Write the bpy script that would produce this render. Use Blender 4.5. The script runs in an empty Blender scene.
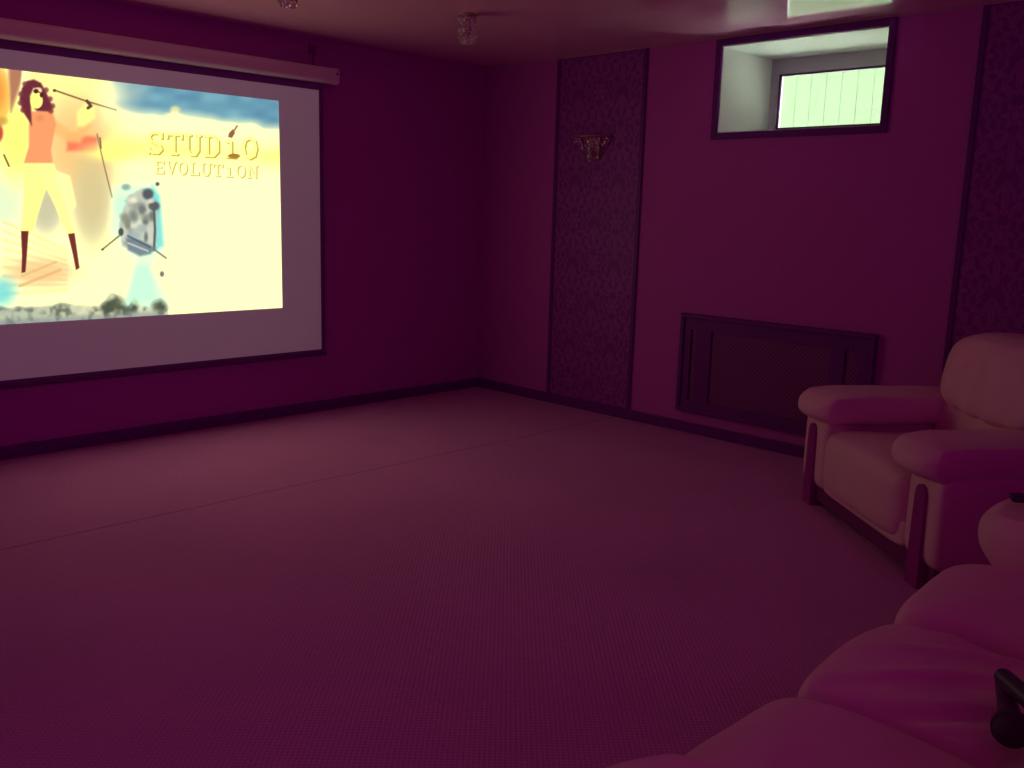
import bpy, bmesh, math, random
import numpy as np
from mathutils import Vector, Matrix, noise

S = bpy.context.scene
C = S.collection
PI = math.pi
random.seed(7)

# ------------------------------------------------------------------ materials
def mat(name, col, rough=0.6, spec=0.3, metal=0.0, bump=None, mott=None, coat=0.0):
    """bump = (scale, strength, distance); mott = (scale, amount) for uneven dye/wear."""
    m = bpy.data.materials.new(name); m.use_nodes = True
    nt = m.node_tree; b = nt.nodes['Principled BSDF']
    b.inputs['Base Color'].default_value = (*col, 1)
    b.inputs['Roughness'].default_value = rough
    b.inputs['Specular IOR Level'].default_value = spec
    b.inputs['Metallic'].default_value = metal
    b.inputs['Coat Weight'].default_value = coat
    tc = nt.nodes.new('ShaderNodeTexCoord')
    if mott:
        n = nt.nodes.new('ShaderNodeTexNoise'); n.inputs['Scale'].default_value = mott[0]; n.inputs['Detail'].default_value = 4
        nt.links.new(tc.outputs['Object'], n.inputs['Vector'])
        mx = nt.nodes.new('ShaderNodeMix'); mx.data_type = 'RGBA'
        mx.inputs[6].default_value = (*[c * (1 - mott[1]) for c in col], 1)
        mx.inputs[7].default_value = (*[min(1, c * (1 + mott[1])) for c in col], 1)
        nt.links.new(n.outputs['Fac'], mx.inputs[0]); nt.links.new(mx.outputs[2], b.inputs['Base Color'])
    if bump:
        n = nt.nodes.new('ShaderNodeTexNoise'); n.inputs['Scale'].default_value = bump[0]; n.inputs['Detail'].default_value = 5
        nt.links.new(tc.outputs['Object'], n.inputs['Vector'])
        bp = nt.nodes.new('ShaderNodeBump'); bp.inputs['Strength'].default_value = bump[1]; bp.inputs['Distance'].default_value = bump[2]
        nt.links.new(n.outputs['Fac'], bp.inputs['Height']); nt.links.new(bp.outputs['Normal'], b.inputs['Normal'])
    return m

def attr_mat(name, attr, emit=0.0, rough=0.6, spec=0.2):
    m = bpy.data.materials.new(name); m.use_nodes = True
    nt = m.node_tree; b = nt.nodes['Principled BSDF']
    a = nt.nodes.new('ShaderNodeAttribute'); a.attribute_name = attr
    if emit:
        b.inputs['Base Color'].default_value = (0, 0, 0, 1)
        b.inputs['Specular IOR Level'].default_value = 0
        nt.links.new(a.outputs['Color'], b.inputs['Emission Color'])
        b.inputs['Emission Strength'].default_value = emit
    else:
        nt.links.new(a.outputs['Color'], b.inputs['Base Color'])
    b.inputs['Roughness'].default_value = rough
    b.inputs['Specular IOR Level'].default_value = spec if not emit else 0
    return m

def carpet_mat():
    m = mat('carpet', (.3, .15, .2), .95, .05)
    nt = m.node_tree; b = nt.nodes['Principled BSDF']; N = nt.nodes.new; L = nt.links.new
    tc = N('ShaderNodeTexCoord'); sp = N('ShaderNodeSeparateXYZ'); L(tc.outputs['Object'], sp.inputs[0])
    def M(op, a, bb=None):
        n = N('ShaderNodeMath'); n.operation = op
        for i, v in enumerate((a, bb)):
            if v is None: continue
            if isinstance(v, (int, float)): n.inputs[i].default_value = v
            else: L(v, n.inputs[i])
        return n.outputs[0]
    k = 2 * PI / .021
    loops = M('MULTIPLY', M('SINE', M('MULTIPLY', sp.outputs[0], k)), M('SINE', M('MULTIPLY', sp.outputs[1], k)))
    loops = M('MULTIPLY_ADD', loops, .5); loops.node.inputs[2].default_value = .5
    # worn / uneven dye
    n = N('ShaderNodeTexNoise'); n.inputs['Scale'].default_value = 1.3; n.inputs['Detail'].default_value = 6
    L(tc.outputs['Object'], n.inputs['Vector'])
    n2 = N('ShaderNodeTexNoise'); n2.inputs['Scale'].default_value = 90; L(tc.outputs['Object'], n2.inputs['Vector'])
    # the seam where two widths of carpet meet
    n3 = N('ShaderNodeTexNoise'); n3.inputs['Scale'].default_value = 1.1; L(tc.outputs['Object'], n3.inputs['Vector'])
    wob = M('MULTIPLY', M('SUBTRACT', n3.outputs['Fac'], .5), .06)
    dist = M('ABSOLUTE', M('ADD', M('ADD', sp.outputs[1], 1.535), wob))
    seam = M('MINIMUM', M('DIVIDE', dist, .011), 1.0)
    seam = M('MULTIPLY_ADD', seam, .5); seam.node.inputs[2].default_value = .5
    v = M('MULTIPLY_ADD', loops, .24); v.node.inputs[2].default_value = .80
    v = M('MULTIPLY', v, M('ADD', M('MULTIPLY', n.outputs['Fac'], .3), .85))
    v = M('MULTIPLY', v, M('ADD', M('MULTIPLY', n2.outputs['Fac'], .4), .8))
    v = M('MULTIPLY', v, seam)
    mx = N('ShaderNodeVectorMath'); mx.operation = 'SCALE'; mx.inputs[0].default_value = CARPET
    L(v, mx.inputs['Scale']); L(mx.outputs[0], b.inputs['Base Color'])
    bp = N('ShaderNodeBump'); bp.inputs['Strength'].default_value = .5; bp.inputs['Distance'].default_value = .004
    L(loops, bp.inputs['Height']); L(bp.outputs['Normal'], b.inputs['Normal'])
    return m

CARPET = (.70, .22, .66)
M = {
    'carpet': carpet_mat(),
    'wall': mat('wallpaper', (.54, .085, .51), .8, .15, bump=(160, .25, .002), mott=(60, .14)),
    'ceiling': mat('stretch_ceiling', (.80, .34, .60), .07, .36),
    'dark': mat('dark_trim', (.17, .006, .26), .5, .2),
    'cornice': mat('cornice_strip', (.5, .16, .42), .6, .2),
    'plaster': mat('white_plaster', (.88, .86, .88), .8, .2, bump=(30, .1, .003)),
    'upvc': mat('window_plastic', (.50, .40, .52), .4, .4),
    'fence': mat('pale_sheet', (.040, .050, .034), .6, .2),
    'ground': mat('ground', (.80, .78, .80), .9, .1, mott=(9, .3)),
    'fabric': mat('screen_fabric', (.78, .70, .84), .9, .05, mott=(3, .04)),
    'casing': mat('screen_casing', (.9, .75, .8), .45, .3),
    'black': mat('black_border', (.14, .012, .17), .7, .1),
    'leather': mat('cream_leather', (.86, .42, .66), .55, .3, bump=(70, .18, .004), mott=(6, .07)),
    'wood': mat('dark_wood', (.34, .012, .30), .4, .3, mott=(14, .25)),
    'plinth': mat('plinth', (.2, .015, .19), .7, .15),
    'lattice': mat('lattice', (.29, .045, .30), .5, .3),
    'brass': mat('gilt_metal', (.55, .3, .35), .3, .5, metal=.8),
    'mic': mat('black_plastic', (.07, .008, .10), .45, .25),
    'mic_mesh': mat('mic_mesh', (.07, .012, .09), .6, .3, bump=(900, .6, .002)),
}
def glass(name, rough, tint):
    m = bpy.data.materials.new(name); m.use_nodes = True
    nt = m.node_tree; b = nt.nodes['Principled BSDF']
    b.inputs['Base Color'].default_value = (*tint, 1); b.inputs['Roughness'].default_value = rough
    b.inputs['Transmission Weight'].default_value = 1; b.inputs['IOR'].default_value = 1.5
    return m
M['ceiling'].node_tree.nodes['Principled BSDF'].inputs['Coat Roughness'].default_value = .04
M['crystal'] = glass('crystal', .03, (.95, .85, .88))
def pane_mat():
    m = bpy.data.materials.new('window_glass'); m.use_nodes = True
    nt = m.node_tree; nt.nodes.remove(nt.nodes['Principled BSDF'])
    t = nt.nodes.new('ShaderNodeBsdfTransparent'); t.inputs[0].default_value = (.97, 1, .96, 1)
    g = nt.nodes.new('ShaderNodeBsdfGlossy'); g.inputs['Roughness'].default_value = .02
    f = nt.nodes.new('ShaderNodeFresnel'); f.inputs[0].default_value = 1.5
    x = nt.nodes.new('ShaderNodeMixShader')
    nt.links.new(f.outputs[0], x.inputs[0]); nt.links.new(t.outputs[0], x.inputs[1]); nt.links.new(g.outputs[0], x.inputs[2])
    nt.links.new(x.outputs[0], nt.nodes['Material Output'].inputs[0])
    return m
M['pane'] = pane_mat()

# ------------------------------------------------------------------ mesh helpers
class MB:
    def __init__(s): s.v = []; s.f = []
    def add(s, vs, fs):
        o = len(s.v); s.v += [tuple(v) for v in vs]; s.f += [tuple(i + o for i in f) for f in fs]; return s
    def box(s, x0, x1, y0, y1, z0, z1, bev=0.0, seg=2):
        bm = bmesh.new(); bmesh.ops.create_cube(bm, size=1)
        for v in bm.verts:
            v.co = Vector(((x0 + x1) / 2 + v.co.x * (x1 - x0), (y0 + y1) / 2 + v.co.y * (y1 - y0), (z0 + z1) / 2 + v.co.z * (z1 - z0)))
        if bev: bmesh.ops.bevel(bm, geom=bm.edges[:], offset=bev, segments=seg, profile=.5, affect='EDGES')
        return s.bm(bm)
    def bm(s, bm):
        bm.verts.index_update()
        s.add([v.co[:] for v in bm.verts], [[v.index for v in f.verts] for f in bm.faces]); bm.free(); return s
    def lathe(s, prof, n=24, cx=0, cy=0, a0=0, a1=2 * PI, cap=True):
        full = abs(a1 - a0 - 2 * PI) < 1e-6; k = n if full else n + 1
        vs = []
        for r, z in prof:
            for i in range(k):
                a = a0 + (a1 - a0) * i / n; vs.append((cx + r * math.cos(a), cy + r * math.sin(a), z))
        fs = []
        for j in range(len(prof) - 1):
            for i in range(n):
                i2 = (i + 1) % k; fs.append((j * k + i, j * k + i2, (j + 1) * k + i2, (j + 1) * k + i))
        if cap and full:
            fs.append(tuple(range(k))[::-1]); fs.append(tuple((len(prof) - 1) * k + i for i in range(k)))
        return s.add(vs, fs)
    def tube(s, pts, rad, n=12):
        pts = [Vector(p) for p in pts]; rs = rad if isinstance(rad, (list, tuple)) else [rad] * len(pts)
        vs = []; 
        for i, p in enumerate(pts):
            d = (pts[min(i + 1, len(pts) - 1)] - pts[max(i - 1, 0)]).normalized()
            up = Vector((0, 0, 1)) if abs(d.z) < .9 else Vector((1, 0, 0))
            a = d.cross(up).normalized(); b = a.cross(d)
            for k in range(n):
                t = 2 * PI * k / n; vs.append(p + a * rs[i] * math.cos(t) + b * rs[i] * math.sin(t))
        fs = []
        for i in range(len(pts) - 1):
            for k in range(n):
                k2 = (k + 1) % n; fs.append((i * n + k, i * n + k2, (i + 1) * n + k2, (i + 1) * n + k))
        fs.append(tuple(range(n))[::-1]); fs.append(tuple((len(pts) - 1) * n + k for k in range(n)))
        return s.add(vs, fs)
    def prism(s, poly, y0, y1):
        """polygon in x,z extruded along y"""
        n = len(poly)
        vs = [(x, y0, z) for x, z in poly] + [(x, y1, z) for x, z in poly]
        fs = [tuple(range(n)), tuple(range(2 * n - 1, n - 1, -1))] + [(i, i + n, (i + 1) % n + n, (i + 1) % n) for i in range(n)]
        return s.add(vs, fs)
    def soft(s, cen, half, e=4.0, n=20, fn=None):
        """padded shape: a rounded box with bulging faces; fn(p in -1..1, world) -> world"""
        key = {}; vs = []; fs = []
        def V(a, b, c):
            q = (a, b, c)
            if q not in key:
                p = Vector((2 * a / n - 1, 2 * b / n - 1, 2 * c / n - 1))
                ex = e if not isinstance(e, tuple) else e
                if isinstance(ex, tuple):
                    # rounder in one plane than in the other
                    m = (abs(p.x) ** ex[0] + abs(p.y) ** ex[1] + abs(p.z) ** ex[2]) ** (1 / max(ex))
                else:
                    m = (abs(p.x) ** ex + abs(p.y) ** ex + abs(p.z) ** ex) ** (1 / ex)
                p = p / m
                w = Vector((cen[0] + half[0] * p.x, cen[1] + half[1] * p.y, cen[2] + half[2] * p.z))
                if fn: w = fn(p, w)
                key[q] = len(vs); vs.append(w)
            return key[q]
        for i in range(n):
            for j in range(n):
                for c, rev in ((0, False), (n, True)):
                    for q in (((i, j, c), (i, j + 1, c), (i + 1, j + 1, c), (i + 1, j, c)),
                              ((i, c, j), (i + 1, c, j), (i + 1, c, j + 1), (i, c, j + 1)),
                              ((c, i, j), (c, i, j + 1), (c, i + 1, j + 1), (c, i + 1, j))):
                        t = [V(*k) for k in q]; fs.append(t[::-1] if rev else t)
        return s.add(vs, fs)
    def build(s, name, m, parent=None, smooth=True, kind=None):
        me = bpy.data.meshes.new(name); me.from_pydata(s.v, [], s.f)
        bm = bmesh.new(); bm.from_mesh(me); bmesh.ops.recalc_face_normals(bm, faces=bm.faces[:]); bm.to_mesh(me); bm.free()
        me.materials.append(M[m] if isinstance(m, str) else m)
        if smooth:
            for p in me.polygons: p.use_smooth = True
            me.set_sharp_from_angle(angle=math.radians(42))
        o = bpy.data.objects.new(name, me); C.objects.link(o)
        if parent: o.parent = parent
        if kind: o['kind'] = kind
        return o
def thing(name, label, cat, loc=(0, 0, 0), rz=0, group=None):
    o = bpy.data.objects.new(name, None); C.objects.link(o); o.empty_display_size = .1
    o.location = loc; o.rotation_euler = (0, 0, rz); o['label'] = label; o['category'] = cat
    if group: o['group'] = group
    return o
def tag(o, label, cat, group=None):
    o['label'] = label; o['category'] = cat
    if group: o['group'] = group
    return o
def struct(o): o['kind'] = 'structure'; return o

# ------------------------------------------------------------------ camera (solved from the room's lines)
CX, CY, CZ = -5.4148, -5.7651, 1.5
YAW, PITCH, ROLL, FPX = .7794, .1842, .0277, 923.61
_f = Vector((math.cos(PITCH) * math.cos(YAW), math.cos(PITCH) * math.sin(YAW), -math.sin(PITCH)))
_r = Vector((math.sin(YAW), -math.cos(YAW), 0)); _u = _r.cross(_f)
_r2 = _r * math.cos(ROLL) + _u * math.sin(ROLL); _u2 = -_r * math.sin(ROLL) + _u * math.cos(ROLL)
cd = bpy.data.cameras.new('camera'); cam = bpy.data.objects.new('camera', cd); C.objects.link(cam)
cam.matrix_world = Matrix(((_r2.x, _u2.x, -_f.x, CX), (_r2.y, _u2.y, -_f.y, CY), (_r2.z, _u2.z, -_f.z, CZ), (0, 0, 0, 1)))
cd.sensor_width = 36; cd.sensor_fit = 'HORIZONTAL'; cd.lens = 36 * FPX / 1024; cd.clip_start = .05
S.camera = cam

# ------------------------------------------------------------------ room shell
H = 2.6555
X0, Y0 = -7.0, -7.0
MB().box(X0, .0, Y0, .0, -.1, 0).build('floor', 'carpet', smooth=False, kind='structure')
MB().box(X0, .0, Y0, .0, H, H + .1).build('ceiling', 'ceiling', smooth=False, kind='structure')
MB().box(X0, .7, 0, .2, -.1, H + .1).build('wall_left', 'wall', smooth=False, kind='structure')
WY0, WY1, WZ0, WZ1 = -3.357, -2.258, 2.0485, 2.597
wl = MB()
wl.box(0, .7, WY1, 0, -.1, H + .1); wl.box(0, .7, Y0, WY0, -.1, H + .1)
wl.box(0, .7, WY0, WY1, -.1, WZ0); wl.box(0, .7, WY0, WY1, WZ1, H + .1)
wl.build('wall_right', 'wall', smooth=False, kind='structure')
MB().box(X0, 0, -.016, 0, 0, .0765, .004).build('baseboard_left', 'dark', smooth=False, kind='structure')
MB().box(-3.6, 0, Y0 - .2, Y0, -.1, H + .1).build('wall_near_light_block', 'wall', smooth=False, kind='structure')  # unseen part-width wall, added to cut the ambient light from behind the sofa
MB().box(X0 - .2, X0, Y0, .2, -.1, H + .1).build('wall_back_light_block', 'wall', smooth=False, kind='structure')  # unseen wall, added to block ambient light that reached the right wall too strongly
MB().box(-.016, 0, Y0, -.016, 0, .0765, .004).build('baseboard_right', 'dark', smooth=False, kind='structure')
MB().box(-.012, 0, Y0, 0, H - .014, H, .003).build('trim_1', 'cornice', smooth=False, kind='structure')
MB().box(X0, -.012, -.012, 0, H - .014, H, .003).build('trim_2', 'wall', smooth=False, kind='structure')

# damask wallpaper panels --------------------------------------------------------------------------
def smooth(a, b, x):
    t = np.clip((x - a) / (b - a), 0, 1); return t * t * (3 - 2 * t)
def damask(u, v):
    """0..1 motif strength; u across (m), v up (m): half-drop ogee lattice with medallions and leaves"""
    W, HH = .41, .62
    out = np.zeros_like(u)
    for du, dv in ((0, 0), (.5, .5)):
        a = (u / W + du + .5) % 1 - .5; b = (v / HH + dv + .5) % 1 - .5      # -.5 .. .5
        x = np.abs(a) * W; y = b * HH
        r = np.hypot(x, y * .85); th = np.arctan2(y * .85, np.abs(a) * W + 1e-9)
        flower = smooth(.006, -.006, r - (.052 + .016 * np.cos(th * 7)))
        core = smooth(.004, -.004, np.abs(r - .026) - .006)
        ring = smooth(.006, -.006, np.abs(r - (.092 + .012 * np.cos(th * 9))) - .010)
        og = .135 * (np.cos(np.clip(y / (HH * .46), -1, 1) * PI) * .5 + .5) ** .75
        lob = og + .008 * np.cos(y * 120)
        edge = smooth(.006, -.006, np.abs(x - lob) - .011) * (np.abs(y) < HH * .46)
        leaf = np.zeros_like(u)
        for lx, ly, ang, ln, wd in ((.055, .135, 1.0, .055, .018), (.05, -.135, -1.0, .055, .018), (.0, .185, 1.57, .06, .02),
                                    (.0, -.18, -1.57, .06, .02), (.115, .10, .5, .04, .014), (.115, -.10, -.5, .04, .014), (.03, .235, 2.0, .035, .012), (.16, .03, 1.2, .03, .01)):
            ex = (x - lx) * math.cos(ang) + (y - ly) * math.sin(ang); ey = -(x - lx) * math.sin(ang) + (y - ly) * math.cos(ang)
            leaf = np.maximum(leaf, smooth(1.15, .85, (ex / ln) ** 2 + (ey / wd) ** 2) * (1 - .6 * smooth(.004, .001, np.abs(ey))))
        out = np.maximum.reduce([out, .95 * flower - .6 * core, .7 * ring, .75 * edge, .9 * leaf])
    return np.clip(out, 0, 1)
def grid_mesh(name, nu, nv, pos, colour, m, parent, attr):
    uu, vv = np.meshgrid(np.linspace(0, 1, nu), np.linspace(0, 1, nv))
    P = pos(uu.ravel(), vv.ravel()); col = colour(P)
    idx = np.arange(nu * nv).reshape(nv, nu)
    F = np.stack([idx[:-1, :-1], idx[:-1, 1:], idx[1:, 1:], idx[1:, :-1]], -1).reshape(-1, 4)
    me = bpy.data.meshes.new(name); me.vertices.add(len(P)); me.vertices.foreach_set('co', P.astype(np.float32).ravel())
    me.loops.add(F.size); me.loops.foreach_set('vertex_index', F.astype(np.int32).ravel())
    me.polygons.add(len(F)); me.polygons.foreach_set('loop_start', np.arange(0, F.size, 4, dtype=np.int32))
    me.update(calc_edges=True); me.validate()
    at = me.attributes.new(attr, 'FLOAT_COLOR', 'POINT')
    at.data.foreach_set('color', np.concatenate([col, np.ones((len(P), 1))], 1).astype(np.float32).ravel())
    me.materials.append(m); o = bpy.data.objects.new(name, me); C.objects.link(o); o.parent = parent
    return o
M['damask'] = attr_mat('damask', 'weave', rough=.55, spec=.3)
rng = np.random.default_rng(3)
def panel(name, ya, yb):
    root = MB().box(-.006, 0, yb, ya, .0765, H - .014).build(name, 'dark', smooth=False, kind='structure')
    def pos(u, v):
        return np.stack([np.full_like(u, -.0075), ya + (yb - ya) * u, .08 + (H - .1) * v], 1)
    def colour(P):
        f = damask(ya - P[:, 1], P[:, 2] + .1)
        f = np.clip(f * (.75 + .5 * rng.random(len(f))), 0, 1)[:, None]
        return np.array((.24, .012, .32)) * (1 - f) + np.array((.38, .04, .42)) * f
    grid_mesh('damask_sheet', 190, 560, pos, colour, M['damask'], root, 'weave')
    for y in (ya, yb):
        MB().box(-.016, -.004, y - .016, y + .016, .0765, H - .014, .004).build('edge_strip', 'dark', root, smooth=False)
panel('trim_3', -.834, -1.646)
panel('trim_4', -3.872, -4.70)

# window -------------------------------------------------------------------------------------------
win = struct(thing('window_1', '', '')); del win['label']; del win['category']
r = MB(); t = .006
r.box(.0, .64, WY1 - t, WY1, WZ0, WZ1); r.box(.0, .64, WY0, WY0 + t, WZ0, WZ1)
r.box(.0, .64, WY0, WY1, WZ1 - t, WZ1); r.box(.0, .64, WY0, WY1, WZ0, WZ0 + t)
r.build('window_reveal', 'plaster', win, smooth=False)
f = MB()
FX0, FX1 = .622, .69
f.box(FX0, FX1, -2.323, WY1 - t, WZ0 + t, WZ1 - t, .004); f.box(FX0, FX1, WY0 + t, -3.292, WZ0 + t, WZ1 - t, .004)
f.box(FX0, FX1, -3.292, -2.323, 2.488, WZ1 - t, .004); f.box(FX0, FX1, -3.292, -2.323, WZ0 + t, 2.118, .004)
f.build('window_frame', 'upvc', win, smooth=False)
g = MB(); gz = .008
for a in ((-2.335, -2.323, 2.118, 2.488), (-3.292, -3.280, 2.118, 2.488), (-3.280, -2.335, 2.476, 2.488), (-3.280, -2.335, 2.118, 2.130)):
    g.box(FX0 + .012, FX0 + .034, a[0], a[1], a[2], a[3])
g.build('gasket', 'mic', win, smooth=False)
MB().box(FX0 + .018, FX0 + .024, -3.285, -2.33, 2.124, 2.482).build('window_pane', 'pane', win, smooth=False)
c = MB(); w = .042
c.box(-.018, .004, WY1, WY1 + w, WZ0 - w, WZ1 + w, .004); c.box(-.018, .004, WY0 - w, WY0, WZ0 - w, WZ1 + w, .004)
c.box(-.018, .004, WY0, WY1, WZ1, WZ1 + w, .004); c.box(-.018, .004, WY0, WY1, WZ0 - w, WZ0, .004)
c.build('window_casing', 'dark', win, smooth=False)

oc = MB()
oc.box(.7, .71, WY1, .2, -.1, H + .5); oc.box(.7, .71, Y0, WY0, -.1, H + .5); oc.box(.7, .71, WY0, WY1, -.1, WZ0); oc.box(.7, .71, WY0, WY1, WZ1, H + .5)
oc.build('wall_outer_bounce', 'plaster', smooth=False, kind='structure')  # unseen pale cladding, added to bounce uncoloured daylight back at the fence
# outside: a pale ribbed fence across the light well
fx = 1.75; b = MB(); prof = []
y = -6.0; k = 0
while y < 1.2:
    prof += [(fx, y), (fx, y + .118), (fx + .004, y + .122), (fx + .004, y + .126)]; y += .13
n = len(prof)
b.add([(p[0], p[1], 1.2) for p in prof] + [(p[0], p[1], 3.3) for p in prof] + [(p[0] + .004, p[1], 1.2) for p in prof] + [(p[0] + .004, p[1], 3.3) for p in prof],
      [(i, i + 1, i + 1 + n, i + n) for i in range(n - 1)] + [(i + 2 * n, i + 3 * n, i + 1 + 3 * n, i + 1 + 2 * n) for i in range(n - 1)] + [(i + n, i + 1 + n, i + 1 + 3 * n, i + 3 * n) for i in range(n - 1)])
fo = b.build('ribbed_fence', 'fence', smooth=False)
tag(fo, 'pale ribbed sheet fence seen through the small high window', 'fence')
MB().box(.7, 3.4, -6.2, 1.4, 1.82, 1.92).build('ground', 'ground', smooth=False, kind='structure')

# ------------------------------------------------------------------ projection screen
SY = -.05
SX0, SX1, SZ0, SZ1 = -4.165, -1.5985, .4368, 2.345
scr = thing('projection_screen', 'large pull-down projection screen showing a bright karaoke picture on the left wall', 'projection screen', (-2.88, 0, .43))
off = Vector((2.88, 0, -.43))
def P_(mb):
    mb.v = [(v[0] + 2.88, v[1], v[2] - .43) for v in mb.v]; return mb
P_(MB().box(SX0 + .03, SX1 - .03, SY, SY + .004, SZ0 + .03, SZ1 - .045)).build('screen_fabric', 'fabric', scr, smooth=False)
bb = MB()
bb.box(SX0, SX0 + .032, SY - .001, SY + .005, SZ0, SZ1); bb.box(SX1 - .032, SX1, SY - .001, SY + .005, SZ0, SZ1)
bb.box(SX0 + .032, SX1 - .032, SY - .001, SY + .005, SZ1 - .047, SZ1)
bb.box(SX0 + .032, SX1 - .032, SY - .001, SY + .005, SZ0, SZ0 + .035)
P_(bb).build('black_border', 'black', scr, smooth=False)
P_(MB().tube([(SX0 - .01, SY + .002, SZ0), (SX1 + .006, SY + .002, SZ0)], .013, 14)).build('weight_bar', 'black', scr)
cs = MB(); q = []
for i in range(20):
    a = 2 * PI * i / 20; ca, sa = math.cos(a), math.sin(a)
    q.append((SY - .008 + .042 * math.copysign(abs(ca) ** .6, ca), 2.402 + .055 * math.copysign(abs(sa) ** .6, sa)))
nq = len(q); xa, xb = -4.27, -1.525
cs.add([(xa, *p) for p in q] + [(xb, *p) for p in q], [tuple(range(nq))[::-1], tuple(range(nq, 2 * nq))] + [(i, (i + 1) % nq, (i + 1) % nq + nq, i + nq) for i in range(nq)])
P_(cs).build('casing', 'casing', scr)
for xa, xb in ((-1.527, -1.492), (-4.305, -4.268)):
    e = MB(); 
    e.add([(xa, p[0] + (p[0] - SY + .008) * .06, p[1] + (p[1] - 2.402) * .06) for p in q] + [(xb, p[0] + (p[0] - SY + .008) * .06, p[1] + (p[1] - 2.402) * .06) for p in q],
          [tuple(range(nq))[::-1], tuple(range(nq, 2 * nq))] + [(i, (i + 1) % nq, (i + 1) % nq + nq, i + nq) for i in range(nq)])
    cap = P_(e).build('end_cap', 'casing', scr)
    P_(MB().tube([((xa + xb) / 2, SY - .05, 2.415), ((xa + xb) / 2, SY - .056, 2.415)], .008, 10)).build('screw', 'black', cap)
P_(MB().box(-1.68, -1.62, -.012, 0, 2.54, 2.60, .004).box(-1.656, -1.644, -.02, -.006, 2.42, 2.56, .003)).build('bracket', 'lattice', scr, smooth=False)

# the projected picture (self-luminous), painted per vertex --------------------------------------------
def lin(c):
    c = np.asarray(c, float) / 255; return np.where(c <= .04045, c / 12.92, ((c + .055) / 1.055) ** 2.4)
def seg(u, v, x0, y0, x1, y1):
    dx, dy = x1 - x0, y1 - y0; t = np.clip(((u - x0) * dx + (v - y0) * dy) / (dx * dx + dy * dy + 1e-9), 0, 1)
    return np.hypot(u - x0 - t * dx, v - y0 - t * dy)
def poly(u, v, pts):
    """signed distance to a polygon (negative inside)"""
    d = np.full_like(u, 1e9); ins = np.zeros(u.shape, bool); n = len(pts)
    for i in range(n):
        x0, y0 = pts[i]; x1, y1 = pts[(i + 1) % n]
        d = np.minimum(d, seg(u, v, x0, y0, x1, y1))
        c = ((y0 > v) != (y1 > v)) & (u < (x1 - x0) * (v - y0) / (y1 - y0 + 1e-12) + x0); ins ^= c
    return np.where(ins, -d, d)
def pline(u, v, pts):
    d = np.full_like(u, 1e9)
    for a, b_ in zip(pts[:-1], pts[1:]): d = np.minimum(d, seg(u, v, *a, *b_))
    return d
def vnoise(u, v, s, seed):
    rg = np.random.default_rng(seed); T = rg.random((64, 64)); a = (u / s) % 63; b_ = (v / s) % 63
    i = a.astype(int); j = b_.astype(int); fa = a - i; fb = b_ - j; fa = fa * fa * (3 - 2 * fa); fb = fb * fb * (3 - 2 * fb)
    return (T[i, j] * (1 - fa) + T[i + 1, j] * fa) * (1 - fb) + (T[i, j + 1] * (1 - fa) + T[i + 1, j + 1] * fa) * fb
GLY = {  # strokes in a unit box (x right, y down)
    'S': [[(.92, .2), (.7, .03), (.3, .03), (.08, .2), (.2, .42), (.8, .6), (.92, .8), (.7, .97), (.3, .97), (.06, .8)], [(.92, .03), (.92, .24)], [(.06, .97), (.06, .76)]],
    'T': [[(0, .05), (1, .05)], [(.5, .05), (.5, .97)], [(.3, .97), (.7, .97)], [(0, .05), (0, .22)], [(1, .05), (1, .22)]],
    'U': [[(.15, .03), (.15, .75), (.35, .97), (.65, .97), (.85, .75), (.85, .03)], [(0, .03), (.32, .03)], [(.68, .03), (1, .03)]],
    'D': [[(.2, .03), (.2, .97)], [(.02, .03), (.6, .03), (.9, .25), (.9, .75), (.6, .97), (.02, .97)]],
    'I': [[(.5, .25), (.5, .97)], [(.2, .97), (.8, .97)], [(.25, .25), (.5, .25)]],
    'O': [[(.5, .02), (.18, .15), (.06, .5), (.18, .85), (.5, .98), (.82, .85), (.94, .5), (.82, .15), (.5, .02)]],
    'E': [[(.2, .03), (.2, .97)], [(.02, .03), (.9, .03), (.9, .22)], [(.2, .5), (.7, .5)], [(.02, .97), (.95, .97), (.95, .76)]],
    'V': [[(.1, .03), (.5, .97), (.9, .03)], [(-.05, .03), (.25, .03)], [(.75, .03), (1.05, .03)]],
    'L': [[(.25, .03), (.25, .97)], [(.05, .03), (.45, .03)], [(.05, .97), (.95, .97), (.95, .74)]],
    'N': [[(.12, .97), (.12, .03), (.88, .97), (.88, .03)], [(-.04, .97), (.28, .97)], [(.72, .03), (1.04, .03)]],
}
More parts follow.
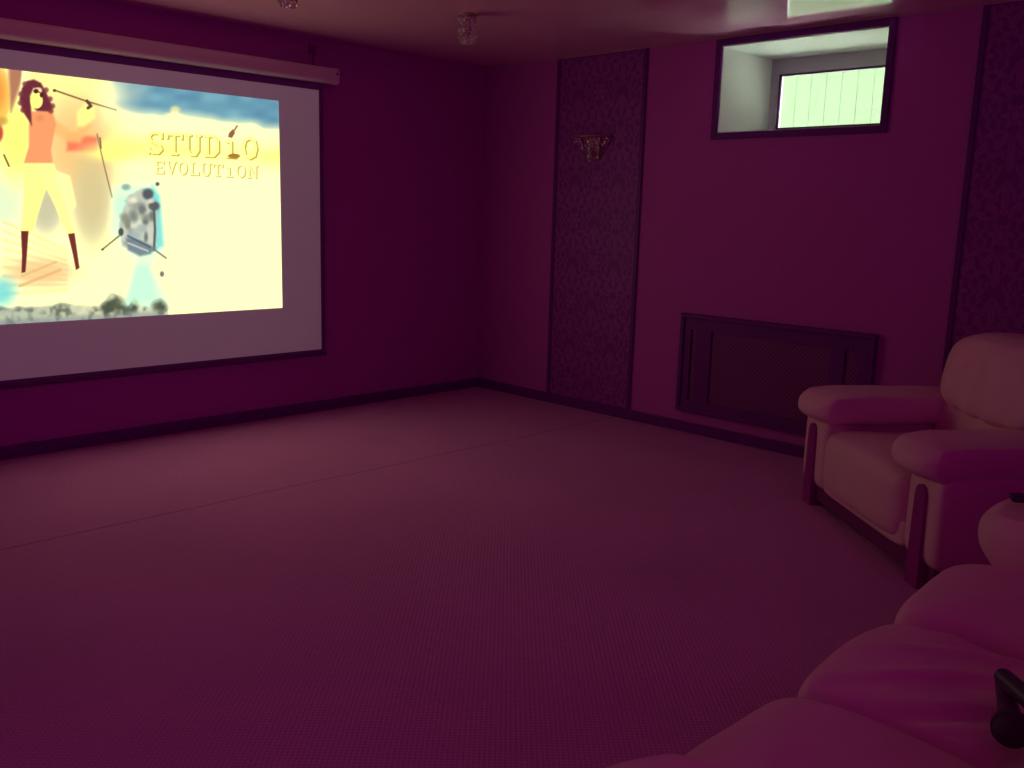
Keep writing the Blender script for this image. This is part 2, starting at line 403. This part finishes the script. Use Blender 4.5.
def paint(P):
    d = P - np.array((CX, CY, CZ)); z = d @ np.array(_f)
    u = 512 + FPX * (d @ np.array(_r2)) / z; v = 384 - FPX * (d @ np.array(_u2)) / z      # drawing coordinates of the picture
    col = np.zeros((len(u), 3)); col[:] = (255, 255, 203)
    def lay(a, c):
        a = np.clip(a, 0, 1)[:, None]; col[:] = col * (1 - a) + np.array(c, float) * a
    def blob(cx, cy, rx, ry, c, al=1.0, soft=.7):
        q = np.hypot((u - cx) / rx, (v - cy) / ry); lay(al * smooth(1 + soft, 1 - soft, q), c)
    def pg(pts, c, al=1.0, soft=1.5): lay(al * smooth(soft, -soft, poly(u, v, pts)), c)
    def ln(pts, w, c, al=1.0): lay(al * smooth(w + .6, w - .5, pline(u, v, pts)), c)
    # stage glow on the left
    lay(.85 * smooth(125, 60, u) * smooth(215, 120, v), (255, 236, 150))
    blob(75, 95, 45, 40, (255, 240, 165), .8)
    blob(80, 150, 34, 44, (255, 205, 130), .9)
    blob(92, 200, 18, 42, (222, 205, 148), .95)
    blob(4, 200, 24, 36, (214, 240, 208), 1)
    blob(46, 208, 16, 24, (208, 202, 165), .9)
    blob(15, 140, 16, 38, (255, 250, 128), .9)
    pg([(9, 62), (26, 64), (19, 88), (11, 112), (9, 96)], (186, 122, 96), .95, 2.5)
    pg([(22, 60), (33, 60), (29, 82), (20, 108), (17, 110), (21, 84)], (255, 250, 190), .95, 1.5)
    blob(-3, 96, 13, 29, (255, 208, 96), 1, .2); blob(-2, 92, 7, 16, (255, 158, 74), .9)
    blob(1, 121, 6, 4, (214, 160, 70), .8); blob(-1, 133, 4, 8, (205, 76, 58), .95, .4)
    pg([(67, 134), (98, 137), (98, 151), (67, 151)], (255, 122, 92), .9, 3)
    blob(112, 152, 26, 9, (255, 246, 140), .9)
    # floor rays
    for i in range(9):
        ln([(4, 222 + i * 9), (66, 250 + i * 5)], 1.8, (255, 226, 150), .55)
    blob(40, 272, 34, 13, (255, 205, 140), .75)
    ln([(20, 286), (60, 270)], 1.5, (238, 180, 110), .6); ln([(22, 276), (56, 262)], 1.2, (238, 180, 110), .5)
    # singer: trousers, boots, top, arms, head
    pg([(24, 161), (53, 161), (47, 186), (33, 231), (21, 232), (24, 195)], (255, 248, 150), .95, 1.2)
    pg([(36, 162), (53, 161), (61, 188), (75, 233), (67, 235), (54, 204), (44, 184)], (255, 250, 160), .95, 1.2)
    pg([(54, 170), (70, 176), (76, 205), (70, 214), (64, 196), (57, 186)], (255, 252, 178), .9, 2)
    pg([(21, 231), (28.5, 231), (27, 253), (25.5, 272), (21.5, 273), (22, 255)], (116, 48, 42), 1, .7)
    pg([(68, 234), (74.5, 233), (77.5, 254), (79.5, 268), (76, 270), (73, 255)], (124, 52, 44), 1, .7)
    pg([(50, 114), (58, 122), (75, 133), (85, 124), (91, 126), (80, 143), (68, 142), (52, 132)], (255, 196, 118), .9, 3)
    pg([(30, 112), (52, 110), (56, 124), (51, 150), (53, 163), (24, 163), (29, 146), (29, 126)], (255, 164, 108), 1, 1.4)
    blob(40, 118, 4, 3, (242, 142, 96), .7)
    pg([(29, 112), (26, 128), (14, 160), (8, 158), (16, 136), (24, 114)], (255, 248, 132), .8, 1.5)
    pg([(22, 88), (27, 81), (34, 79.5), (41, 83), (46, 92), (50, 101), (53, 108), (50, 111.5), (37, 111), (34, 108), (41, 105), (42.5, 96), (41, 90), (33.5, 88),
        (30, 96), (31, 108), (31.8, 126), (29, 121), (22.5, 111), (19.5, 99)], (118, 46, 60), 1, 1.3)
    for hx, hy in ((21, 94), (20.5, 103), (23, 110), (25, 84), (46, 90), (50, 99), (52.5, 106), (51, 111)): blob(hx, hy, 2.6, 2.6, (130, 58, 62), .8, .5)
    blob(36.5, 101, 6.2, 7.6, (255, 250, 140), 1, .12); blob(38, 90, 4, 2.6, (255, 236, 178), .9, .3)
    blob(36, 91.2, 2.5, 2.3, (84, 42, 30), 1, .25); blob(41.6, 95, 1.9, 2.6, (84, 42, 30), 1, .25); ln([(36, 90), (42, 94)], .5, (84, 42, 30))
    pg([(77, 112), (86, 103), (94, 108), (95, 118), (84, 127), (77, 126)], (255, 246, 150), .85, 3)
    ln([(54, 90), (86, 101), (116, 110)], .75, (128, 92, 52), .95); blob(54.5, 90.5, 1.8, 1.5, (110, 72, 50), 1, .2)
    ln([(87, 101), (91, 106), (88, 108)], 1.5, (96, 62, 50), .95); ln([(97, 134), (104, 165), (112, 197)], .6, (142, 108, 74), .85)
    ln([(100, 138), (101, 148)], .8, (128, 72, 60), .9); ln([(4, 155), (9, 166)], .9, (110, 62, 50), .8)
    # sky, top right
    sk = smooth(104, 134, u) * smooth(8, -6, v - (107 + (u - 130) * .115) - 5 * (vnoise(u, v, 14, 1) - .5))
    lay(.35 * smooth(90, 130, u) * smooth(14, -8, v - (110 + (u - 130) * .115)), (190, 240, 225))
    nz = vnoise(u, v * 1.6, 13, 4)[:, None]
    cs_ = np.array((96, 146, 172)) * (1 - nz * .7) + np.array((140, 196, 206)) * nz * .7
    col[:] = col * (1 - sk[:, None]) + cs_ * sk[:, None]
    pg([(96, 88), (124, 80), (146, 88), (120, 118), (104, 124)], (255, 252, 205), .45, 14)
    blob(175, 110, 5, 4, (240, 236, 170), .85, .5); blob(173, 115, 8, 3, (255, 252, 195), .7)
    # yellow band behind the title
    lay(.8 * smooth(92, 120, u) * np.exp(-((v - (146 + (u - 130) * .075)) / 12) ** 2) * (1 - .35 * smooth(150, 230, u)), (255, 250, 138))
    lay(.5 * smooth(235, 285, u) * np.exp(-((v - 157) / 8) ** 2), (255, 247, 120))
    # grey instrument statue on a pale cyan ground
    pg([(113, 186), (142, 183), (158, 182), (163, 214), (165, 258), (168, 312), (122, 316), (136, 262), (110, 232), (112, 205)], (196, 246, 222), .85, 5)
    pg([(152, 186), (160, 196), (164, 246), (156, 250), (151, 214)], (128, 226, 226), .9, 3)
    blob(121, 205, 6, 9, (186, 240, 224), .8); blob(126, 187, 4, 3, (132, 170, 160), .8)
    pg([(136, 264), (152, 266), (158, 300), (124, 306)], (172, 246, 224), .8, 6)
    pg([(160, 250), (168, 262), (168, 300), (150, 268)], (255, 240, 196), .7, 4)
    pg([(128, 196), (144, 188), (158, 206), (156, 250), (140, 254), (122, 246), (120, 222)], (206, 208, 186), .9, 2.5)
    nz = .6 * vnoise(u, v, 5, 8) + .4 * vnoise(u + 30, v, 9, 9); body = smooth(3, -4, poly(u, v, [(126, 198), (144, 188), (159, 204), (156, 250), (140, 256), (120, 242), (118, 218)]))
    lay(body * smooth(.5, .95, nz) * .6, (112, 122, 118)); lay(body * smooth(.5, .15, nz) * .6, (246, 240, 204))
    for bx, by, rx_, ry_, c_ in ((138, 206, 7, 4, (160, 164, 150)), (134, 200, 4, 3, (236, 234, 206)), (141, 197, 4, 5, (196, 200, 184)), (142, 210, 3.5, 5, (112, 120, 112)), (131, 214, 3, 7, (176, 180, 164)),
                                 (125, 218, 4, 5, (140, 142, 124)), (128, 224, 3, 5, (120, 124, 112)), (137, 224, 6, 4, (232, 232, 210)), (146, 222, 3, 3, (96, 104, 100)), (142, 228, 5, 4, (180, 190, 182)),
                                 (150, 232, 4, 10, (214, 216, 200)), (146, 237, 2, 5, (110, 116, 108)), (134, 235, 8, 4, (170, 186, 188)), (152, 216, 3, 5, (110, 118, 112))):
        blob(bx, by, rx_, ry_, c_, .85, .6)
    blob(148, 194, 5.5, 5.5, (84, 88, 96), .95, .35); blob(154, 206, 5.5, 4.5, (92, 92, 92), .95, .35); blob(151, 201, 3, 2.2, (226, 226, 204), .9)
    blob(157.5, 184, 2, 2, (96, 92, 70), .9, .4); ln([(154, 210), (155, 230), (154, 250)], 1.2, (88, 98, 92), .9)
    pg([(126, 238), (140, 240), (156, 248), (150, 254), (140, 256), (128, 250)], (112, 128, 138), .85, 2); ln([(128, 236), (150, 247)], 1.0, (80, 100, 112), .8)
    ln([(128, 243), (148, 251)], .9, (210, 216, 210), .8); blob(121, 232, 2.6, 4, (80, 82, 76), .95, .3); ln([(103, 249), (119, 236)], .8, (140, 120, 70), .9)
    blob(102.5, 249.5, 1.4, 1.2, (110, 90, 60), 1, .3); ln([(155, 250), (166, 258)], .9, (130, 130, 116), .8); blob(162, 274, 2, 2.6, (120, 112, 92), .9, .4)
    blob(134, 216, 4, 6, (120, 130, 124), .8); blob(127, 222, 3, 4, (150, 150, 130), .7); blob(146, 218, 4, 4, (132, 138, 128), .8)
    # foliage along the bottom
    blob(0, 292, 16, 14, (120, 222, 226), .85)
    top = 309 - 3 * vnoise(u, v * 0, 9, 5) - 16 * np.exp(-((u - 113) / 9) ** 2) - 9 * np.exp(-((u - 135) / 5) ** 2) - 10 * np.exp(-((u - 160) / 6) ** 2) + 10 * smooth(40, 0, u) * 0 - 4 * np.exp(-((u - 60) / 30) ** 2)
    fol = smooth(2.5, -3, top - v + 0 * u) * 0 + smooth(-2, 4, v - top) * smooth(170, 166, u)
    nz = .25 * vnoise(u, v, 3.2, 11) + .4 * vnoise(u + 9, v, 5.5, 12) + .35 * vnoise(u + 4, v + 3, 11, 13)
    lay(fol * .6, (196, 198, 164)); lay(fol * smooth(.42, .78, nz) * .85, (72, 82, 66)); blob(116, 304, 7, 7, (84, 92, 74), .8, .8); blob(106, 308, 5, 5, (70, 78, 64), .8, .8); blob(134, 309, 4, 4, (76, 84, 70), .8, .8); blob(159, 306, 6, 5, (84, 88, 70), .8, .8); lay(fol * smooth(.42, .2, nz) * .6, (236, 236, 190)); lay(fol * smooth(110, 20, u) * .35, (140, 156, 156))
    lay(.6 * smooth(313, 319, v + u * .055 - 4) * smooth(170, 160, u), (140, 150, 150))
    # white panel
    lay(smooth(166, 171, u - (v - 180) * .02) * smooth(178, 186, v), (255, 255, 205))
    # lettering
    def word(txt, x, y, adv, wl, hl, sl, th, fill, edge, sc=1):
        for k, ch in enumerate(txt):
            ox = x + k * adv; oy = y + k * adv * sl
            D = np.full_like(u, 1e9); D2 = np.full_like(u, 1e9)
            for st in GLY[ch]:
                pts = [(ox + a * wl, oy + b_ * hl + a * wl * sl) for a, b_ in st]
                D = np.minimum(D, pline(u, v, pts)); D2 = np.minimum(D2, pline(u - sc, v - sc * .8, pts))
            lay(.85 * smooth(th + .7, th - .4, D2), edge); lay(smooth(th + .3, th - .6, D), fill)
    word('STUDIO', 148, 132, 18.9, 14.5, 21, .055, 1.35, (255, 254, 150), (192, 164, 66), 1.25)
    pg([(229, 133), (233, 129), (235, 133), (232, 138), (228, 137)], (150, 92, 66), .95, .7); ln([(234, 131), (237, 126)], .8, (160, 104, 70), .9)
    blob(234, 156, 6, 2.4, (170, 122, 52), .95, .25)
    word('EVOLUTION', 155, 160.5, 11.6, 9, 12.5, .05, .75, (255, 254, 170), (205, 182, 92), 1.0)
    out = lin(col)
    white = smooth(.55, 1, out.min(1) / .6)[:, None]
    return out * (1 + (np.array(HOT) - 1) * smooth(.7, 1, out[:, 1])[:, None])
HOT = (1.5, 1.4, 1.0)
M['picture'] = attr_mat('projected_picture', 'picture', emit=1.0)
PX0, PX1 = -3.81, -1.951
def ppos(u, v):
    x = PX0 + (PX1 - PX0) * u; zt = 2.194; zb = .793
    return np.stack([x + 2.88, np.full_like(u, SY - .0015), zb + (zt - zb) * v - .43], 1)
pic = grid_mesh('projected_picture', 560, 420, ppos, lambda P: paint(P + np.array((-2.88, 0, .43))), M['picture'], scr, 'picture')
pic['label'] = 'bright projected picture of a dancing singer with yellow title lettering'

# ------------------------------------------------------------------ ceiling spotlights
def spot(x, y, label):
    t = thing('ceiling_spotlight', label, 'ceiling lamp', (x, y, H), 0, 'crystal ceiling spotlights')
    MB().lathe([(.062, 0), (.062, -.006), (.054, -.014), (.03, -.016)], 32).build('mounting_ring', 'brass', t)
    MB().lathe([(.02, -.014), (.02, -.11), (.014, -.125)], 16).build('lamp_holder', 'brass', t)
    b = MB()
    for j, (rr, zc) in enumerate(((.046, -.034), (.047, -.066), (.047, -.098), (.045, -.130), (.036, -.158))):
        for i in range(12):
            a = 2 * PI * (i + .5 * (j % 2)) / 12; cx, cy = rr * math.cos(a), rr * math.sin(a)
            s = .0125; hh = .016
            vs = [(cx, cy, zc + hh), (cx, cy, zc - hh)] + [(cx + s * math.cos(a + k * PI / 3), cy + s * math.sin(a + k * PI / 3), zc) for k in range(6)]
            b.add(vs, [(0, 2 + k, 2 + (k + 1) % 6) for k in range(6)] + [(1, 2 + (k + 1) % 6, 2 + k) for k in range(6)])
    b.build('crystal_shade', 'crystal', t, smooth=False)
    MB().lathe([(.001, -.176), (.014, -.17), (.018, -.16), (.014, -.15), (.001, -.146)], 10).build('crystal_drop', 'crystal', t, smooth=False)
spot(-1.494, -1.435, 'crystal ceiling spotlight whose whole shade hangs in view, nearer the corner')
spot(-2.74, -1.455, 'crystal ceiling spotlight above the screen, only its lowest crystals in view')

# ------------------------------------------------------------------ wall sconce on the damask
sc = thing('wall_sconce', 'small crystal half-bowl sconce high on the damask panel near the corner', 'wall lamp', (-.0165, -1.215, 1.88))
MB().box(-.012, .0085, -.06, .06, .02, .17, .004).build('back_plate', 'brass', sc, smooth=False)
A0, A1 = PI / 2, 3 * PI / 2
rim = [(-.005 + .155 * math.cos(A0 + PI * i / 24) * .85, .162 * math.sin(A0 + PI * i / 24), .178) for i in range(25)]
MB().tube(rim, .006, 8).build('rim', 'brass', sc)
rim2 = [(-.005 + .07 * math.cos(A0 + PI * i / 16), .07 * math.sin(A0 + PI * i / 16), .045) for i in range(17)]
MB().tube(rim2, .005, 8).build('rim', 'brass', sc)
b = MB()
for j in range(5):
    f = j / 4; rr = .148 * (1 - f) + .075 * f; zc = .155 - f * .09; n = 14 - 2 * j
    for i in range(n + 1):
        a = A0 + PI * (i / n); cx, cy = -.006 + .85 * rr * math.cos(a), rr * math.sin(a)
        s = .012; hh = .016
        b.add([(cx, cy, zc + hh), (cx, cy, zc - hh)] + [(cx + s * math.cos(a + k * PI / 3), cy + s * math.sin(a + k * PI / 3), zc) for k in range(6)],
              [(0, 2 + k, 2 + (k + 1) % 6) for k in range(6)] + [(1, 2 + (k + 1) % 6, 2 + k) for k in range(6)])
b.build('crystal_bowl', 'crystal', sc, smooth=False)
MB().lathe([(.001, -.005), (.016, .006), (.02, .018), (.012, .032), (.003, .04)], 10, cx=-.04).build('crystal_drop', 'crystal', sc, smooth=False)
MB().lathe([(.017, .03), (.017, .09), (.012, .095), (.009, .12), (.001, .135)], 14, cx=-.045).build('bulb', 'plaster', sc)

# ------------------------------------------------------------------ radiator cover
rc = thing('radiator_cover', 'dark wooden radiator cover with lattice panels low on the window wall', 'radiator cover', (0, -2.779, 0))
GY0, GY1, GZ0, GZ1 = -3.471, -2.087, .1542, .8423
def yl(y): return y + 2.779
fr = MB()
openings = [(-2.222, -2.172), (-3.19, -2.335), (-3.375, -3.285)]
OZ0, OZ1 = .235, .735
ys = [GY1] + [y for o in openings for y in (o[1], o[0])] + [GY0]
ys = [GY1, openings[0][1], openings[0][0], openings[1][1], openings[1][0], openings[2][1], openings[2][0], GY0]
for i in range(0, 8, 2): fr.box(-.03, 0, yl(ys[i + 1]), yl(ys[i]), OZ0, OZ1)
fr.box(-.03, 0, yl(GY0), yl(GY1), OZ1, GZ1); fr.box(-.03, 0, yl(GY0), yl(GY1), GZ0, OZ0)
fr.build('frame', 'dark', rc, smooth=False)
mo = MB(); w = .03
mo.box(-.044, -.028, yl(GY0), yl(GY1), GZ1 - w, GZ1, .005); mo.box(-.044, -.028, yl(GY0), yl(GY1), GZ0, GZ0 + w, .005)
mo.box(-.044, -.028, yl(GY1 - w), yl(GY1), GZ0 + w, GZ1 - w, .005); mo.box(-.044, -.028, yl(GY0), yl(GY0 + w), GZ0 + w, GZ1 - w, .005)
mo.build('moulding', 'dark', rc, smooth=False)
MB().box(-.004, -.0005, yl(GY0 + .03), yl(GY1 - .03), GZ0 + .03, GZ1 - .03).build('backing', 'dark', rc, smooth=False)
for ya, yb in openings:
    l = MB(); pitch = .030; wd = .0048
    for sgn, x in ((1, -.014), (-1, -.0142)):
        c = -2.0
        while c < 4.5:
            # line z = OZ0 + sgn*(y-ya) + c clipped to the opening
            pts = []
            for y in (ya, yb):
                z = OZ0 + sgn * (y - ya) + c
                pts.append((y, z))
            (y0, z0), (y1, z1) = pts
            def clip(y0, z0, y1, z1):
                t0, t1 = 0.0, 1.0; dz = z1 - z0
                for lim, s in ((OZ0, 1), (OZ1, -1)):
                    a = (lim - z0) / dz
                    if dz * s > 0: t0 = max(t0, a)
                    else: t1 = min(t1, a)
                if t1 - t0 < 1e-3: return None
                return (y0 + (y1 - y0) * t0, z0 + dz * t0, y0 + (y1 - y0) * t1, z0 + dz * t1)
            r_ = clip(y0, z0, y1, z1)
            if r_:
                a, b2, c2, d2 = r_; L_ = math.hypot(c2 - a, d2 - b2); nx, nz_ = -(d2 - b2) / L_ * wd, (c2 - a) / L_ * wd
                q4 = [(a + nx, b2 + nz_), (a - nx, b2 - nz_), (c2 - nx, d2 - nz_), (c2 + nx, d2 + nz_)]
                vs = [(xx, yl(y), z) for xx in (x - .0025, x + .0025) for y, z in q4]
                l.add(vs, [(0, 1, 2, 3), (7, 6, 5, 4), (0, 4, 5, 1), (1, 5, 6, 2), (2, 6, 7, 3), (3, 7, 4, 0)])
            c += pitch
    l.build('lattice_panel', 'lattice', rc, smooth=False)

# ------------------------------------------------------------------ leather suite
def nz3(w, s, a): return noise.noise(Vector(w) * s) * a
def arm(root, cx, depth, flip, seed, y0=0.0, pz=0.0, ex=(3.2, 5.5, 2.8), pw=.052, ph=.077, flare=0.0):
    """upholstered arm: inverted-U front with a wood inlay and an overhanging pad; cx = centre across the front"""
    o = seed * 3.7
    hw = .15
    def fb(p, w):
        # slightly splayed towards the floor, soft outline at the top of the front
        w.x += flare * (w.y - y0 - depth / 2)
        return w
    MB().soft((cx, y0 + depth / 2 + .0, .30), (hw, depth / 2, .215), e=9, n=22, fn=fb).build('arm_body', 'leather', root)
    def fp(p, w):
        # nose of the pad droops and swells at the front, thins toward the back
        s_ = 1 - .14 * max(0, (p.y + 1) / 2)
        w.x = pc + (w.x - pc) * (s_ + .02 * math.sin(5 * p.y + o))
        if p.y < -.5: w.z -= .02 * ((-.5 - p.y) / .5) ** 1.5
        w.z += nz3((w.x + o, w.y, w.z), 9, .006)
        w.y -= .01 * math.cos(p.x * 1.5); w.x += flare * (w.y - y0 - depth / 2)
        return w
    pc = cx + .042 * flip
    MB().soft((pc, y0 + depth / 2 - .045, .556 + pz), (hw + pw, depth / 2 + .035, ph), e=ex, n=28, fn=fp).build('arm_pad', 'leather', root)
    pts = []; w0, w1, zt = .050, .038, .435
    x_ = lambda z, s: cx + s * (w0 + (w1 - w0) * z / zt)
    pts.append((x_(0, 1), 0)); pts.append((x_(zt - .04, 1), zt - .04))
    for i in range(1, 12):
        a = PI * i / 12; pts.append((cx + w1 * math.cos(a), zt - .04 + .045 * math.sin(a)))
    pts.append((x_(zt - .04, -1), zt - .04)); pts.append((x_(0, -1), 0))
    MB().prism([(px_ - flare * depth / 2, pz_) for px_, pz_ in pts], y0 - .014, y0 + .06).build('wood_inlay', 'wood', root, smooth=False)
    MB().box(cx - .09, cx + .09, depth - .12, depth - .03, 0, .1, .006).build('foot', 'plinth', root, smooth=False)

def seat_cushion(root, x0, x1, depth, seed, z0=.13, z1=.445, front=-.03, folds=0.0):
    cx = (x0 + x1) / 2; hw = (x1 - x0) / 2; cy = (front + depth) / 2; hd = (depth - front) / 2
    def fn(p, w):
        top = max(0, p.z)
        w.z += .018 * (1 - p.x * p.x) * top - .03 * top * max(0, (p.y + 1) / 2)         # crowned, slopes to the back
        if p.y < -.35: w.z -= .03 * top * ((-.35 - p.y) / .65) ** 2                       # rolls over at the front
        w.y -= .012 * (1 - p.x * p.x) * (1 if p.y < 0 else 0) * (-p.y) 
        w.z += nz3((w.x + seed, w.y, w.z), 5, .010) * top
        if folds:
            # creases fanning from the front edge of a slack cover
            q = (w.x - x0) * .9 + (w.y - front) * .75
            m = max(0, 1 - abs((w.y - front) - .32) / .36) * top
            w.z += folds * m * (math.sin(q * 46 + 2 * nz3((w.x, w.y, 0), 4, 1)) + .5 * math.sin(q * 83 + 1))
        return w
    return MB().soft((cx, cy, (z0 + z1) / 2), (hw, hd, (z1 - z0) / 2), e=(9, 9, 5.5), n=44 if folds else 30, fn=fn).build('seat_cushion', 'leather', root)
def back_cushion(root, x0, x1, y, seed, name='back_cushion', z0=.36, z1=.66, th=.12, tilt=.12, e=(5, 3, 4)):
    cx = (x0 + x1) / 2
    def fn(p, w):
        w.y += (w.z - .4) * tilt
        w.z += .018 * (1 - p.x * p.x) * (1 if p.z > 0 else 0)
        w.y += nz3((w.x + seed, w.y, w.z), 7, .018)
        return w
    return MB().soft((cx, y, (z0 + z1) / 2), ((x1 - x0) / 2, th, (z1 - z0) / 2), e=e, n=28, fn=fn).build(name, 'leather', root)
def headrest(root, x0, x1, y, seed, z0=.58, z1=.995, th=.155):
    cx = (x0 + x1) / 2; hw = (x1 - x0) / 2
    def fn(p, w):
        w.y += (w.z - .4) * .14
        taper = 1 - .19 * max(0, p.z) ** 2.5 
        w.x = cx + (w.x - cx) * taper
        if p.z < 0:                                            # gathered lower edge
            w.z += .007 * math.sin(w.x * 38 + seed) * (-p.z) ** 2
            w.y -= .02 * (-p.z)
        w.y += nz3((w.x * 1.3 + seed, w.y, w.z), 6, .022)
        return w
    return MB().soft((cx, y, (z0 + z1) / 2), (hw, th, (z1 - z0) / 2), e=(3.4, 2.6, 3.2), n=32, fn=fn).build('headrest', 'leather', root)

# armchair: angled across the window wall, facing the screen
tx, ty = -.648, -.762
ac = thing('armchair', 'cream leather armchair with wood-inlaid padded arms by the radiator cover', 'armchair', (-.836, -3.51, 0), math.atan2(ty, tx))
D = .92
arm(ac, .04, D, 1, 1); arm(ac, 1.16, D, -1, 2)
MB().box(-.07, 1.27, .02, D - .02, .03, .115, .006).build('plinth', 'plinth', ac, smooth=False)
MB().soft((.6, .07, .17), (.43, .07, .065), e=8, n=16).build('front_rail', 'leather', ac)
seat_cushion(ac, .185, 1.015, .66, 1, z1=.455)
MB().soft((.6, .85, .46), (.55, .09, .36), e=7, n=18).build('back_frame', 'leather', ac)
back_cushion(ac, .13, 1.08, .67, 2)
headrest(ac, .16, 1.085, .65, 3, th=.175)

# sofa: same suite, square to the room, facing the screen
so = thing('sofa', 'cream leather three-seat sofa in the near right corner of the view', 'sofa', (-2.35, -4.90, 0), PI)
D2 = .95
arm(so, .07, D2, 1, 3, .03, .015, (2.6, 5, 2.5), .09, .098, .36); arm(so, 2.05, D2, -1, 4, .06, -.005)
MB().box(-.12, 2.17, .08, D2 - .02, .03, .115, .006).build('plinth', 'plinth', so, smooth=False)
MB().soft((1.01, .09, .17), (.90, .07, .065), e=8, n=20).build('front_rail', 'leather', so)
for k in range(3):
    x0 = .145 + k * .537
    x1 = x0 + (.537, .537, .70)[k]
    seat_cushion(so, x0 - (.02 if k == 0 else 0), x1, .66, 5 + k, z1=(.515, .49, .485)[k], front=-.05, folds=(.0, .005, .0)[k])
    back_cushion(so, x0, x1, .70, 9 + k)
    headrest(so, x0, x1, .72, 12 + k)
MB().soft((1.01, .89, .46), (.98, .08, .36), e=9, n=20).build('back_frame', 'leather', so)

# ------------------------------------------------------------------ things on the sofa
def mic(label, tail, head, z):
    tail = Vector((*tail, z)); head = Vector((*head, z + .004)); d = (head - tail); L_ = d.length
    t = thing('microphone', label, 'microphone', tail, math.atan2(d.y, d.x), 'microphones on the sofa')
    MB().tube([(-.004, 0, 0), (0, 0, 0), (.01, 0, 0), (L_ * .45, 0, 0), (L_ * .72, 0, .002), (L_ * .76, 0, .003)], [.008, .016, .019, .02, .024, .026], 18).build('handle', 'mic', t)
    hb = MB(); pr = []
    c = L_ * .86; R_ = .036
    pts = []; rs = []
    for i in range(9):
        a = PI * i / 8; pts.append((c - R_ * 1.15 * math.cos(a), 0, .004)); rs.append(max(.004, R_ * math.sin(a)))
    hb.tube(pts, rs, 20); hb.build('grille_head', 'mic_mesh', t)
    MB().tube([(c - .006, 0, .004), (c + .006, 0, .004)], R_ * 1.03, 20).build('collar', 'mic', t)
mic('black microphone on the middle sofa seat, head toward the bottom of the picture', (-3.351, -5.237), (-3.585, -5.324), .538)
mic('black microphone on the sofa running out past the right edge of the picture', (-3.418, -5.247), (-3.586, -5.432), .580)
rm = thing('remote_control', 'small black remote lying on the far padded arm of the sofa', 'remote control', (-2.364, -5.022, .676), -1.0)
MB().box(-.09, .09, -.024, .024, 0, .022, .008, 3).build('remote_body', 'mic', rm)
b = MB()
for i in range(6):
    for j in range(3): b.box(-.07 + i * .024, -.058 + i * .024, -.016 + j * .012, -.008 + j * .012, .0215, .024)
b.build('buttons', 'dark', rm, smooth=False)

# ------------------------------------------------------------------ light
w = bpy.data.worlds.new('world'); S.world = w; w.use_nodes = True
bg = w.node_tree.nodes['Background']; bg.inputs[0].default_value = (.46, .010, .39, 1); bg.inputs[1].default_value = 1.0
# daylight in the light well outside the window
ld = bpy.data.lights.new('daylight', 'AREA'); ld.shape = 'RECTANGLE'; ld.size = 2.2; ld.size_y = 6; ld.energy = 4600; ld.color = (.80, 1, .76)
lo = bpy.data.objects.new('daylight', ld); C.objects.link(lo); lo.location = (1.75, -2.8, 4.6); lo.rotation_euler = (0, 0, 0)
# the projector's stray beam over the whole screen sheet
pl = bpy.data.lights.new('projector_beam', 'SPOT'); pl.energy = 52; pl.color = (1, .82, .78); pl.shadow_soft_size = .03; pl.spot_size = math.radians(60); pl.spot_blend = 0
po = bpy.data.objects.new('projector_beam', pl); C.objects.link(po); po.location = (-2.88, -4.2, 2.45)
dirv = Vector((-2.88, SY, 1.39)) - po.location; po.rotation_euler = dirv.to_track_quat('-Z', 'Y').to_euler()
pl.use_nodes = True; nt = pl.node_tree; em = nt.nodes['Emission']
tcn = nt.nodes.new('ShaderNodeNewGeometry'); 
R_ = po.rotation_euler.to_matrix()
# gate of the projector: only directions that land on the sheet pass
def mth(op, a, bv):
    n = nt.nodes.new('ShaderNodeMath'); n.operation = op
    for i, q in enumerate((a, bv)):
        if isinstance(q, (int, float)): n.inputs[i].default_value = q
        else: nt.links.new(q, n.inputs[i])
    return n.outputs[0]
sp = nt.nodes.new('ShaderNodeSeparateXYZ'); nt.links.new(tcn.outputs['Incoming'], sp.inputs[0])
# Incoming points from the lit surface to the lamp or back; the ratio to y removes the sign
rx = mth('DIVIDE', sp.outputs[0], sp.outputs[1]); rzv = mth('DIVIDE', sp.outputs[2], sp.outputs[1])
dist = SY - po.location.y
xr = mth('MULTIPLY', rx, dist); zr = mth('ADD', mth('MULTIPLY', rzv, dist), po.location.z)
g1 = mth('LESS_THAN', mth('ABSOLUTE', xr, 0), (SX1 - SX0) / 2 - .01)
g2 = mth('LESS_THAN', zr, SZ1); g3 = mth('GREATER_THAN', zr, SZ0)
nt.links.new(mth('MULTIPLY', mth('MULTIPLY', g1, g2), g3), em.inputs['Strength'])

S.view_settings.view_transform = 'Standard'; S.view_settings.look = 'None'
S.view_settings.exposure = 0; S.view_settings.gamma = 1; S.view_settings.use_curve_mapping = False
